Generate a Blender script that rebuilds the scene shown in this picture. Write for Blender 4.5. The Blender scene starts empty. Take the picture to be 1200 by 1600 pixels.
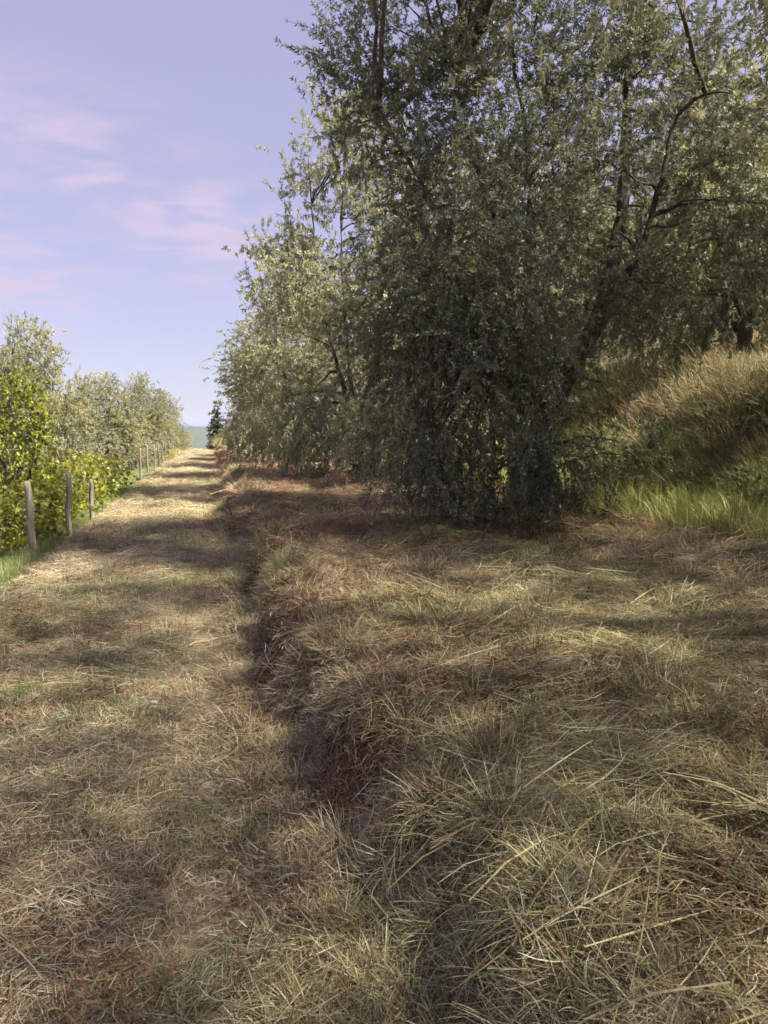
import bpy, math
import numpy as np
from mathutils import Vector, Matrix

# ------------------------------------------------------------------ camera, sky, sun, exposure
SC = bpy.context.scene
COL = SC.collection
R = math.radians
F_PX, CAM_H = 1209.0, 1.6                      # focal length in photo pixels, eye height
PITCH, YAW = math.atan(128 / F_PX), math.atan(273 / F_PX)

cam_data = bpy.data.cameras.new('camera')
cam_data.sensor_fit = 'VERTICAL'
cam_data.sensor_height = 24.0
cam_data.lens = 24.0 * F_PX / 1600.0
cam_data.clip_start, cam_data.clip_end = 0.05, 9000
cam = bpy.data.objects.new('camera', cam_data)
COL.objects.link(cam)
cam.location = (0, 0, CAM_H)
cam.rotation_euler = (math.pi / 2 - PITCH, 0, -YAW)
SC.camera = cam

SUN_AZ, SUN_EL = R(124), R(52)                 # clockwise from +Y (the path's direction), height
world = bpy.data.worlds.new('World')
SC.world = world
world.use_nodes = True
wn, wl = world.node_tree.nodes, world.node_tree.links
wn.clear()
w_out = wn.new('ShaderNodeOutputWorld')
w_bg = wn.new('ShaderNodeBackground')
w_sky = wn.new('ShaderNodeTexSky')
w_sky.sky_type = 'NISHITA'
w_sky.sun_disc = False
w_sky.sun_elevation = SUN_EL
w_sky.sun_rotation = SUN_AZ
w_sky.air_density, w_sky.dust_density, w_sky.ozone_density = 1.0, 0.6, 2.0
w_hsv = wn.new('ShaderNodeHueSaturation')
w_hsv.inputs['Saturation'].default_value = 1.0
w_tint = wn.new('ShaderNodeMix'); w_tint.data_type = 'RGBA'; w_tint.blend_type = 'MULTIPLY'
w_tint.inputs[0].default_value = 1.0
w_tint.inputs[7].default_value = (1.08, 1.0, 1.02, 1)
wl.new(w_sky.outputs[0], w_hsv.inputs['Color'])
w_gam = wn.new('ShaderNodeMix'); w_gam.data_type = 'RGBA'      # hazy summer air: an even lavender veil over the clear sky
w_gam.inputs[0].default_value = 0.80; w_gam.inputs[7].default_value = (1.28, 1.21, 1.76, 1)
wl.new(w_hsv.outputs[0], w_gam.inputs[6])
wl.new(w_gam.outputs[2], w_tint.inputs[6])
# thin cirrus: noise on the view direction projected on a high flat layer
w_tc = wn.new('ShaderNodeTexCoord')
w_sep = wn.new('ShaderNodeSeparateXYZ')
wl.new(w_tc.outputs['Generated'], w_sep.inputs[0])
def wmath(op, a, b=None, clamp=False):
    n = wn.new('ShaderNodeMath'); n.operation = op; n.use_clamp = clamp
    for k, v in enumerate((a, b)):
        if v is None: continue
        if isinstance(v, (int, float)): n.inputs[k].default_value = v
        else: wl.new(v, n.inputs[k])
    return n.outputs[0]
def wdot(v):
    n = wn.new('ShaderNodeVectorMath'); n.operation = 'DOT_PRODUCT'
    wl.new(w_tc.outputs['Generated'], n.inputs[0]); n.inputs[1].default_value = v
    return n.outputs['Value']
def sky_dir(px, py):
    xc, yc = (px - 600) / F_PX, (800 - py) / F_PX
    cp, sp, cy, sy = math.cos(PITCH), math.sin(PITCH), math.cos(YAW), math.sin(YAW)
    return Vector((sy * cp + xc * cy + yc * sy * sp, cy * cp - xc * sy + yc * cy * sp, -sp + yc * cp)).normalized()
zc_ = wmath('ADD', wmath('MAXIMUM', w_sep.outputs[2], 0.0), 0.22)
w_cmb = wn.new('ShaderNodeCombineXYZ')
wl.new(wmath('DIVIDE', w_sep.outputs[0], zc_), w_cmb.inputs[0])
wl.new(wmath('DIVIDE', w_sep.outputs[1], zc_), w_cmb.inputs[1])
w_map = wn.new('ShaderNodeMapping')
w_map.inputs['Location'].default_value = (0.35, 0.1, 0)
w_map.inputs['Rotation'].default_value = (0, 0, R(-28))
w_map.inputs['Scale'].default_value = (1.0, 1.7, 1)
wl.new(w_cmb.outputs[0], w_map.inputs[0])
w_n1 = wn.new('ShaderNodeTexNoise'); w_n1.inputs['Scale'].default_value = 5.0
w_n1.inputs['Detail'].default_value = 8; w_n1.inputs['Roughness'].default_value = 0.52
w_n1.inputs['Distortion'].default_value = 0.3
wl.new(w_map.outputs[0], w_n1.inputs['Vector'])
# bodies of thin cloud: soft ellipses on the sky, broken up by the noise
cloud = None
for (x0, y0, x1, y1, wd, st) in ((-180, 150, 330, 320, 70, 1.0), (130, 290, 480, 430, 80, 1.0), (-120, 420, 150, 460, 75, 1.0),
                                 (900, 60, 1500, 330, 90, .8), (-900, 60, -400, 200, 80, .7), (600, -700, 1300, -450, 150, .7), (-700, -600, -100, -420, 130, .6)):
    a_, b_ = sky_dir(x0, y0), sky_dir(x1, y1)
    c_ = ((a_ + b_) / 2).normalized(); u_ = (b_ - a_); hl = u_.length / 2
    u_ = (u_ - c_ * u_.dot(c_)).normalized(); v_ = c_.cross(u_)
    e = wmath('ADD', wmath('POWER', wmath('DIVIDE', wmath('ABSOLUTE', wdot(u_)), hl), 2.0), wmath('POWER', wmath('DIVIDE', wmath('ABSOLUTE', wdot(v_)), wd / F_PX), 2.0))
    g_ = wmath('MULTIPLY', wmath('EXPONENT', wmath('MULTIPLY', e, -1.0)), wmath('GREATER_THAN', wdot(c_), 0.0))
    g_ = wmath('MULTIPLY', g_, st)
    cloud = g_ if cloud is None else wmath('MAXIMUM', cloud, g_)
w_rmp = wn.new('ShaderNodeMapRange'); w_rmp.interpolation_type = 'SMOOTHSTEP'
w_rmp.inputs[1].default_value, w_rmp.inputs[2].default_value = 0.40, 0.66
w_rmp.inputs[3].default_value, w_rmp.inputs[4].default_value = 0.12, 1.0
wl.new(w_n1.outputs[0], w_rmp.inputs[0])
cloud_fac = wmath('MULTIPLY', wmath('MULTIPLY', cloud, 1.25), w_rmp.outputs[0], True)
w_cl = wn.new('ShaderNodeMix'); w_cl.data_type = 'RGBA'
w_cl.inputs[7].default_value = (2.25, 1.9, 2.45, 1)
wl.new(wmath('MULTIPLY', cloud_fac, 0.82), w_cl.inputs[0])
wl.new(w_tint.outputs[2], w_cl.inputs[6])
wl.new(w_cl.outputs[2], w_bg.inputs['Color'])
w_bg.inputs['Strength'].default_value = 0.105
wl.new(w_bg.outputs[0], w_out.inputs['Surface'])

sun_d = bpy.data.lights.new('sun', 'SUN')
sun_d.energy, sun_d.angle, sun_d.color = 5.0, R(2.0), (1.0, 0.94, 0.82)
sun = bpy.data.objects.new('sun', sun_d)
COL.objects.link(sun)
SUN_DIR = Vector((math.cos(SUN_EL) * math.sin(SUN_AZ), math.cos(SUN_EL) * math.cos(SUN_AZ), math.sin(SUN_EL)))
sun.rotation_euler = SUN_DIR.to_track_quat('Z', 'Y').to_euler()
sun.location = (20, 0, 30)

SC.view_settings.view_transform = 'Standard'
SC.view_settings.look = 'None'
SC.view_settings.gamma = 1.0
SC.view_settings.use_curve_mapping = False
SC.view_settings.exposure = 1.65
SC.cycles.max_bounces = 4
SC.cycles.diffuse_bounces = 3
SC.cycles.glossy_bounces = 2
SC.cycles.transmission_bounces = 3
SC.cycles.use_adaptive_sampling = True
SC.cycles.adaptive_threshold = 0.03
SC.cycles.transparent_max_bounces = 4

# ------------------------------------------------------------------ helpers
def ray(px, py):
    """world direction of a photo pixel, scaled to depth 1 along the camera axis"""
    xc, yc = (px - 600) / F_PX, (800 - py) / F_PX
    cp, sp, cy, sy = math.cos(PITCH), math.sin(PITCH), math.cos(YAW), math.sin(YAW)
    fwd = np.array([sy * cp, cy * cp, -sp]); right = np.array([cy, -sy, 0.0])
    up = np.array([sy * sp, cy * sp, cp])
    return fwd + xc * right + yc * up
def at(px, py, depth):
    return np.array([0, 0, CAM_H]) + ray(px, py) * depth

def _hash(i, j, seed):
    h = (i.astype(np.int64) * 374761393 + j.astype(np.int64) * 668265263 + seed * 1442695041) & 0x7fffffff
    h = ((h ^ (h >> 13)) * 1274126177) & 0x7fffffff
    return ((h ^ (h >> 16)) & 0xffff) / 65535.0
def vnoise(x, y, seed=0):
    x = np.asarray(x, float); y = np.asarray(y, float)
    i, j = np.floor(x), np.floor(y)
    u, v = x - i, y - j
    u, v = u * u * (3 - 2 * u), v * v * (3 - 2 * v)
    a, b = _hash(i, j, seed), _hash(i + 1, j, seed)
    c, d = _hash(i, j + 1, seed), _hash(i + 1, j + 1, seed)
    return (a * (1 - u) + b * u) * (1 - v) + (c * (1 - u) + d * u) * v - 0.5
def fbm(x, y, seed=0, oct=3):
    s, a = 0, 1.0
    for k in range(oct):
        s = s + a * vnoise(x * 2 ** k, y * 2 ** k, seed + k * 17); a *= 0.5
    return s
def sstep(a, b, x):
    t = np.clip((x - a) / (b - a), 0, 1)
    return t * t * (3 - 2 * t)

def bank_foot(y):       # foot of the first little terrace bank
    return 0.40 + 0.14 * sstep(6, 1, y) + 0.16 * vnoise(y * 0.8, 0 * y, 3) + 0.22 * vnoise(y * 2.1, 0 * y, 5) + 0.12 * vnoise(y * 6.0, 0 * y, 7)
def hill_foot(y):       # foot of the big grassy bank behind the olive row
    return 5.6 - 0.5 * sstep(14, 10, y) - 1.2 * sstep(24, 50, y) - 3.0 * sstep(48, 68, y) + 0.5 * vnoise(y * 0.3, 0 * y, 9)
def H(x, y):
    x = np.asarray(x, float); y = np.asarray(y, float)
    prof = -np.where(y > 64, np.minimum(0.006 * (y - 64) ** 2, 0.22 * (y - 64)), 0)
    prof = np.maximum(prof, -55)
    z = prof + 0.0 * x
    # left: falls away to the vineyard
    l = np.clip(-1.75 - x, 0, None)
    z = z - 0.30 * sstep(0, 0.9, l) - 0.13 * np.clip(l - 0.5, 0, 60) + 0.07 * vnoise(x * 0.6, y * 0.6, 21) * sstep(0, 2, l)
    # little bank and terrace
    bf = bank_foot(y)
    wdt = 0.32 + 0.18 * vnoise(y * 1.3, 0 * y + 4, 6) + 0.08 * sstep(5, 1.5, y)
    z = z + (0.40 + 0.10 * vnoise(y * 1.7, 0 * y + 9, 8)) * sstep(0, 1, (x - bf) / wdt) + 0.045 * np.clip(x - bf - wdt, 0, 5)
    z = z + 0.15 * fbm(x * 1.2, y * 1.2, 31) * sstep(0, 0.5, x - bf)      # hummocks on the terrace
    z = z + 0.035 * fbm(x * 4.0, y * 4.0, 41) * sstep(-0.3, 0.2, x - bf)
    z = z + 0.040 * fbm(x * 1.6, y * 1.6, 51) + 0.022 * vnoise(x * 6.0, y * 6.0, 53)
    z = z - 0.035 * np.exp(-((x + 1.35) / 0.22) ** 2) - 0.03 * np.exp(-((x + 0.1) / 0.22) ** 2)   # wheel tracks
    # big bank and slope above
    hf = hill_foot(y)
    q = x - hf
    z = z + 1.55 * sstep(0, 2.6, q) + 0.10 * np.clip(q - 2.2, 0, 60) + 1.5 * sstep(7, 9.6, q) + 1.6 * sstep(15, 18, q) + 2 * sstep(24, 28, q)
    z = z + 0.35 * fbm(x * 0.5, y * 0.5, 61) * sstep(0, 2, q)
    return z
def normal_at(x, y, e=0.06):
    dx = (H(x + e, y) - H(x - e, y)) / (2 * e); dy = (H(x, y + e) - H(x, y - e)) / (2 * e)
    n = np.stack([-dx, -dy, np.ones_like(dx)], -1)
    return n / np.linalg.norm(n, axis=-1, keepdims=True)

def mesh_np(name, verts, faces, mats=(), col=None, smooth=False, mat_idx=None):
    """faces: list of int arrays (M,k)"""
    if isinstance(faces, np.ndarray): faces = [faces]
    me = bpy.data.meshes.new(name)
    verts = np.asarray(verts, np.float32).reshape(-1, 3)
    me.vertices.add(len(verts)); me.vertices.foreach_set('co', verts.ravel())
    lv = np.concatenate([f.ravel() for f in faces]).astype(np.int32)
    tot = np.concatenate([np.full(len(f), f.shape[1]) for f in faces]).astype(np.int32)
    st = np.concatenate([[0], np.cumsum(tot)[:-1]]).astype(np.int32)
    me.loops.add(len(lv)); me.loops.foreach_set('vertex_index', lv)
    me.polygons.add(len(tot)); me.polygons.foreach_set('loop_start', st)
    me.polygons.foreach_set('loop_total', tot)
    if smooth: me.polygons.foreach_set('use_smooth', np.ones(len(tot), bool))
    for m in mats: me.materials.append(m)
    if mat_idx is not None: me.polygons.foreach_set('material_index', np.asarray(mat_idx, np.int32))
    if col is not None:
        a = me.attributes.new('Col', 'FLOAT_COLOR', 'POINT')
        c = np.ones((len(verts), 4), np.float32); c[:, :3] = col
        a.data.foreach_set('color', c.ravel())
    me.update(calc_edges=True)
    me.validate()
    return me
def obj(name, data, parent=None, loc=None, label=None, cat=None, group=None, kind=None):
    o = bpy.data.objects.new(name, data)
    COL.objects.link(o)
    if parent is not None: o.parent = parent
    if loc is not None: o.location = loc
    for k, v in (('label', label), ('category', cat), ('group', group), ('kind', kind)):
        if v: o[k] = v
    return o
def copy_thing(root, loc, rz, sc, label, group=None):
    r = root.copy(); COL.objects.link(r)
    r.location = loc; r.rotation_euler = (0, 0, rz); r.scale = sc if hasattr(sc, '__len__') else (sc,) * 3
    r['label'] = label
    if group: r['group'] = group
    elif 'group' in r: del r['group']
    for ch in root.children:
        c = ch.copy(); COL.objects.link(c); c.parent = r
        for g in ch.children:
            d = g.copy(); COL.objects.link(d); d.parent = c
    return r

# ------------------------------------------------------------------ materials
def newmat(name):
    m = bpy.data.materials.new(name); m.use_nodes = True
    nt = m.node_tree; nt.nodes.clear()
    return m, nt.nodes, nt.links
def noise(n, l, vec, scale, detail=4, rough=0.55):
    t = n.new('ShaderNodeTexNoise'); t.inputs['Scale'].default_value = scale
    t.inputs['Detail'].default_value = detail; t.inputs['Roughness'].default_value = rough
    if vec is not None: l.new(vec, t.inputs['Vector'])
    return t.outputs[0]
def mix(n, l, fac, a, b, blend='MIX'):
    m = n.new('ShaderNodeMix'); m.data_type = 'RGBA'; m.blend_type = blend
    for k, v in ((0, fac), (6, a), (7, b)):
        if isinstance(v, (int, float)): m.inputs[k].default_value = v
        elif isinstance(v, tuple): m.inputs[k].default_value = (*v, 1)
        else: l.new(v, m.inputs[k])
    return m.outputs[2]
def mrange(n, l, v, a, b, c=0.0, d=1.0):
    m = n.new('ShaderNodeMapRange'); m.interpolation_type = 'SMOOTHSTEP'
    for k, q in ((1, a), (2, b), (3, c), (4, d)): m.inputs[k].default_value = q
    l.new(v, m.inputs[0]); return m.outputs[0]

def ground_mat(name, base, dark, other, bump=0.5, soil=False):
    m, n, l = newmat(name)
    out = n.new('ShaderNodeOutputMaterial'); b = n.new('ShaderNodeBsdfPrincipled')
    g = n.new('ShaderNodeNewGeometry').outputs['Position']
    c = mix(n, l, mrange(n, l, noise(n, l, g, 2.2, 5), 0.38, 0.66), base, dark)
    c = mix(n, l, mrange(n, l, noise(n, l, g, 0.55, 4), 0.45, 0.7), c, other)
    c = mix(n, l, mrange(n, l, noise(n, l, g, 28, 6, 0.7), 0.3, 0.7), c, mix(n, l, 0.6, c, (0.03, 0.022, 0.014)), 'MIX')
    st = n.new('ShaderNodeMapping'); st.inputs['Scale'].default_value = (60, 240, 60); st.inputs['Rotation'].default_value = (0, 0, 0.5)
    l.new(g, st.inputs[0])
    s = noise(n, l, st.outputs[0], 1.0, 3)
    c = mix(n, l, mrange(n, l, s, 0.52, 0.72, 0, 0.6), c, mix(n, l, 0.5, base, (0.5, 0.42, 0.26)))
    sx = n.new('ShaderNodeSeparateXYZ'); l.new(n.new('ShaderNodeNewGeometry').outputs['Normal'], sx.inputs[0])
    if soil: c = mix(n, l, mrange(n, l, sx.outputs[2], 0.90, 0.72), c, mix(n, l, mrange(n, l, noise(n, l, g, 9, 5), .4, .65), (0.075, 0.05, 0.034), (0.17, 0.12, 0.085)))   # bare earth where it is too steep for straw
    l.new(c, b.inputs['Base Color']); b.inputs['Roughness'].default_value = 0.95
    b.inputs['Specular IOR Level'].default_value = 0.15
    bp = n.new('ShaderNodeBump'); bp.inputs['Strength'].default_value = bump; bp.inputs['Distance'].default_value = 0.04
    l.new(noise(n, l, g, 22, 6, 0.7), bp.inputs['Height']); l.new(bp.outputs[0], b.inputs['Normal'])
    l.new(b.outputs[0], out.inputs[0])
    return m
M_PATH = ground_mat('mown_path', (0.42, 0.32, 0.19), (0.27, 0.20, 0.11), (0.34, 0.29, 0.16), soil=True)
M_TERR = ground_mat('terrace_thatch', (0.30, 0.21, 0.135), (0.17, 0.12, 0.08), (0.26, 0.21, 0.13), soil=True)
M_HILL = ground_mat('hillside_sod', (0.20, 0.16, 0.075), (0.10, 0.09, 0.04), (0.13, 0.13, 0.05))
M_VINE = ground_mat('vineyard_soil', (0.24, 0.19, 0.10), (0.13, 0.13, 0.055), (0.30, 0.24, 0.14))
M_SOIL = ground_mat('bare_soil', (0.13, 0.09, 0.06), (0.08, 0.055, 0.038), (0.17, 0.125, 0.09))
M_FAR = ground_mat('far_fields', (0.06, 0.08, 0.035), (0.035, 0.05, 0.025), (0.09, 0.10, 0.045), 0.0)

def blade_mat(name, transl=0.3, rough=0.8, use_tint=True):
    m, n, l = newmat(name)
    out = n.new('ShaderNodeOutputMaterial'); b = n.new('ShaderNodeBsdfPrincipled')
    a = n.new('ShaderNodeAttribute'); a.attribute_name = 'Col'
    c = a.outputs['Color']
    if use_tint:
        t = n.new('ShaderNodeAttribute'); t.attribute_type = 'INSTANCER'; t.attribute_name = 'tint'
        c = mix(n, l, 1.0, c, t.outputs['Color'], 'MULTIPLY')
    l.new(c, b.inputs['Base Color']); b.inputs['Roughness'].default_value = rough
    b.inputs['Specular IOR Level'].default_value = 0.12
    tr = n.new('ShaderNodeBsdfTranslucent'); l.new(c, tr.inputs['Color'])
    mx = n.new('ShaderNodeMixShader'); mx.inputs[0].default_value = transl
    l.new(b.outputs[0], mx.inputs[1]); l.new(tr.outputs[0], mx.inputs[2]); l.new(mx.outputs[0], out.inputs[0])
    return m
M_BLADE = blade_mat('grass_blades', 0.25)
M_WEED = blade_mat('weed_leaves', 0.35, 0.5, False)

def leaf_mat(name, under, transl=0.3, tcol=None, rough=0.55):
    """leaf with its own upper colour (Col) and a paler underside"""
    m, n, l = newmat(name)
    out = n.new('ShaderNodeOutputMaterial'); b = n.new('ShaderNodeBsdfPrincipled')
    a = n.new('ShaderNodeAttribute'); a.attribute_name = 'Col'
    ge = n.new('ShaderNodeNewGeometry')
    und = mix(n, l, 0.35, under, a.outputs['Color'])
    c = mix(n, l, ge.outputs['Backfacing'], a.outputs['Color'], und)
    l.new(c, b.inputs['Base Color']); b.inputs['Roughness'].default_value = rough
    b.inputs['Specular IOR Level'].default_value = 0.3
    tr = n.new('ShaderNodeBsdfTranslucent')
    if tcol: l.new(mix(n, l, 0.6, a.outputs['Color'], tcol), tr.inputs['Color'])
    else: l.new(a.outputs['Color'], tr.inputs['Color'])
    mx = n.new('ShaderNodeMixShader'); mx.inputs[0].default_value = transl
    l.new(b.outputs[0], mx.inputs[1]); l.new(tr.outputs[0], mx.inputs[2]); l.new(mx.outputs[0], out.inputs[0])
    return m
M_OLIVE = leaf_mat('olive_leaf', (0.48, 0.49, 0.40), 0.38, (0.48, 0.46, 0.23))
M_OLIVE_SHADED = leaf_mat('olive_leaf_shaded', (0.25, 0.275, 0.22), 0.26, (0.30, 0.31, 0.14))  # same olive leaf, with the near tree's shade put into darker colours
M_VLEAF = leaf_mat('vine_leaf', (0.30, 0.33, 0.13), 0.45, (0.48, 0.46, 0.04), 0.5)
M_CONIF = leaf_mat('conifer_leaf', (0.05, 0.08, 0.03), 0.15, None, 0.6)

def bark_mat(name, c1, c2, c3, zs=7):
    m, n, l = newmat(name)
    out = n.new('ShaderNodeOutputMaterial'); b = n.new('ShaderNodeBsdfPrincipled')
    tc = n.new('ShaderNodeTexCoord').outputs['Object']
    mp = n.new('ShaderNodeMapping'); mp.inputs['Scale'].default_value = (30, 30, zs); l.new(tc, mp.inputs[0])
    f = noise(n, l, mp.outputs[0], 1.0, 6, 0.65)
    c = mix(n, l, mrange(n, l, f, 0.35, 0.65), c1, c2)
    c = mix(n, l, mrange(n, l, noise(n, l, tc, 5, 4), 0.52, 0.7, 0, 0.7), c, c3)
    l.new(c, b.inputs['Base Color']); b.inputs['Roughness'].default_value = 0.9
    b.inputs['Specular IOR Level'].default_value = 0.2
    bp = n.new('ShaderNodeBump'); bp.inputs['Strength'].default_value = 0.9; bp.inputs['Distance'].default_value = 0.02
    l.new(f, bp.inputs['Height']); l.new(bp.outputs[0], b.inputs['Normal']); l.new(b.outputs[0], out.inputs[0])
    return m
M_BARK = bark_mat('olive_bark', (0.045, 0.036, 0.028), (0.13, 0.10, 0.08), (0.16, 0.15, 0.12))
M_POST = bark_mat('weathered_wood', (0.14, 0.12, 0.09), (0.30, 0.265, 0.21), (0.22, 0.21, 0.17), 2.0)
M_TWIG = bark_mat('pale_twig', (0.16, 0.13, 0.10), (0.26, 0.22, 0.16), (0.2, 0.19, 0.13))

# ------------------------------------------------------------------ terrain
def span(a, b, step): return np.arange(a, b - 1e-6, step)
XL = np.concatenate([[-4000, -2200, -1200, -700, -400, -220, -130, -90], span(-60, -20, 4), span(-20, -6, 1.0), span(-6, -2.0, 0.2),
                     span(-2.0, 3.5, 0.06), span(3.5, 8.6, 0.15), span(8.6, 30, 0.8), span(30, 60, 5),
                     [60, 80, 110, 160, 250, 400, 800, 1600, 3000]])
YL = np.concatenate([[-40, -25, -15, -10, -6, -4, -2.5, -1.5, -0.6], span(0.0, 9, 0.06), span(9, 20, 0.12), span(20, 40, 0.35), span(40, 90, 1.0),
                     [90, 100, 115, 135, 165, 200, 260, 340, 450, 600, 900, 1400, 2200, 3400, 5000]])
def strip(name, x0, x1, m, label, y0=-50, y1=6000):
    xs = XL[(XL >= x0 - 1e-6) & (XL <= x1 + 1e-6)]; ys = YL[(YL >= y0) & (YL <= y1)]
    X, Y = np.meshgrid(xs, ys); Z = H(X, Y)
    nx, ny = len(xs), len(ys)
    i = np.arange(ny - 1)[:, None] * nx + np.arange(nx - 1)[None, :]
    f = np.stack([i, i + 1, i + 1 + nx, i + nx], -1).reshape(-1, 4)
    me = mesh_np(name, np.stack([X, Y, Z], -1), f, [m], smooth=True)
    return obj(name, me, label=label, cat='ground', kind='structure')
xa = XL[np.argmin(abs(XL + 2.0))]; xb = XL[np.argmin(abs(XL - 0.28))]; xc = XL[np.argmin(abs(XL - 5.6))]
strip('path', xa, xb, M_PATH, 'straight mown straw-coloured farm track running to the crest')
strip('terrace', xb, xc, M_TERR, 'low terrace of cut dry grass right of the track')
strip('hillside', xc, 3000, M_HILL, 'grassy terraced hillside rising behind the olive row')
strip('vineyard_ground', -4000, xa, M_VINE, 'vineyard ground falling away left of the track')

def hill_ridge(name, yd, top, seed, label):
    xs = np.linspace(-2600, 1400, 160); rows = []
    prof = top * (0.75 + 0.5 * fbm(xs / 260, xs * 0, seed, 4) + 0.35 * vnoise(xs / 700, xs * 0 + 3, seed))
    for t, k in ((0, 0.0), (0.35, 0.62), (0.6, 0.9), (0.8, 1.0), (1.0, 0.85)):
        rows.append(np.stack([xs, np.full_like(xs, yd + 900 * t), -60 + (prof + 60) * k + 5 * fbm(xs / 60, xs * 0 + t * 9, seed + 2) * k], -1))
    V = np.stack(rows); ny, nx = V.shape[:2]
    i = np.arange(ny - 1)[:, None] * nx + np.arange(nx - 1)[None, :]
    f = np.stack([i, i + 1, i + 1 + nx, i + nx], -1).reshape(-1, 4)
    return obj(name, mesh_np(name, V, f, [M_FAR], smooth=True), label=label, cat='hills', kind='structure')
hill_ridge('hills', 2300, 15, 71, 'low wooded hills on the far horizon')
hill_ridge('hills', 3600, 34, 77, 'bluish farthest ridge beyond the low hills')

# ------------------------------------------------------------------ leaves, tubes
T_DIAMOND = (np.array([[0, 0, 0], [.45, .5, .0], [1, 0, -.06], [.45, -.5, .0]]), [np.array([[0, 3, 2, 1]])])
T_OLIVE = (np.array([[0, 0, 0], [.3, .5, .03], [.72, .36, .0], [1, 0, -.10], [.72, -.36, .0], [.3, -.5, .03]]),
           [np.array([[0, 5, 2, 1], [5, 4, 3, 2]])])
_vo = np.array([[0, 0, 0], [-.12, .34, -.03], [.18, .55, -.06], [.34, .36, 0], [.66, .48, -.07], [.68, .22, 0], [1, 0, -.10],
                [.68, -.22, 0], [.66, -.48, -.07], [.34, -.36, 0], [.18, -.55, -.06], [-.12, -.34, -.03], [.36, 0, .05]])
T_VINE = (_vo, [np.array([[12, k + 1, k] for k in range(11)] + [[12, 0, 11]])])
T_OVAL = (np.array([[0, 0, 0], [.25, .42, .02], [.65, .40, .0], [1, 0, -.08], [.65, -.40, .0], [.25, -.42, .02]]),
          [np.array([[0, 5, 2, 1], [5, 4, 3, 2]])])
def unit(v): return v / np.maximum(np.linalg.norm(v, axis=-1, keepdims=True), 1e-9)
def leaves(P, D, N, L, W, tpl):
    D = unit(D); S = unit(np.cross(N, D)); N = np.cross(D, S)
    t, fs = tpl
    V = P[:, None] + t[None, :, :1] * (L[:, None, None] * D[:, None]) + t[None, :, 1:2] * (W[:, None, None] * S[:, None]) + t[None, :, 2:] * (L[:, None, None] * N[:, None])
    k = len(t); off = (np.arange(len(P)) * k)[:, None, None]
    return V.reshape(-1, 3), [(f[None] + off).reshape(-1, f.shape[1]) for f in fs], k
def tube(pts, rad, sides=6, cap=True):
    pts = np.asarray(pts, float); rad = np.asarray(rad, float)
    d = unit(np.gradient(pts, axis=0))
    ref = np.array([0, 0, 1.0]) if abs(d[0][2]) < 0.85 else np.array([1.0, 0, 0])
    a = unit(np.cross(d, ref)); b = np.cross(d, a)
    th = np.linspace(0, 2 * math.pi, sides, endpoint=False)
    V = pts[:, None] + rad[:, None, None] * (np.cos(th)[None, :, None] * a[:, None] + np.sin(th)[None, :, None] * b[:, None])
    n = len(pts)
    i = np.arange(n - 1)[:, None] * sides; j = np.arange(sides)[None, :]; j2 = (j + 1) % sides
    f = np.stack([i + j, i + j2, i + sides + j2, i + sides + j], -1).reshape(-1, 4)
    return V.reshape(-1, 3), f
def merge(parts):
    Vs, Fs, o = [], [], 0
    for V, f in parts:
        Vs.append(V); Fs.append(f + o); o += len(V)
    return np.concatenate(Vs), np.concatenate(Fs)
def resample(pts, n, rng=None, wob=0.0):
    pts = np.asarray(pts, float)
    s = np.concatenate([[0], np.cumsum(np.linalg.norm(np.diff(pts, axis=0), axis=1))])
    t = np.linspace(0, s[-1], n)
    # Catmull-like smoothing through cubic interpolation of each coordinate
    out = np.stack([np.interp(t, s, pts[:, k]) for k in range(3)], -1)
    for _ in range(2):
        out[1:-1] = 0.25 * out[:-2] + 0.5 * out[1:-1] + 0.25 * out[2:]
    if rng is not None and wob: out[1:-1] += rng.normal(0, wob, (n - 2, 3))
    return out

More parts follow.
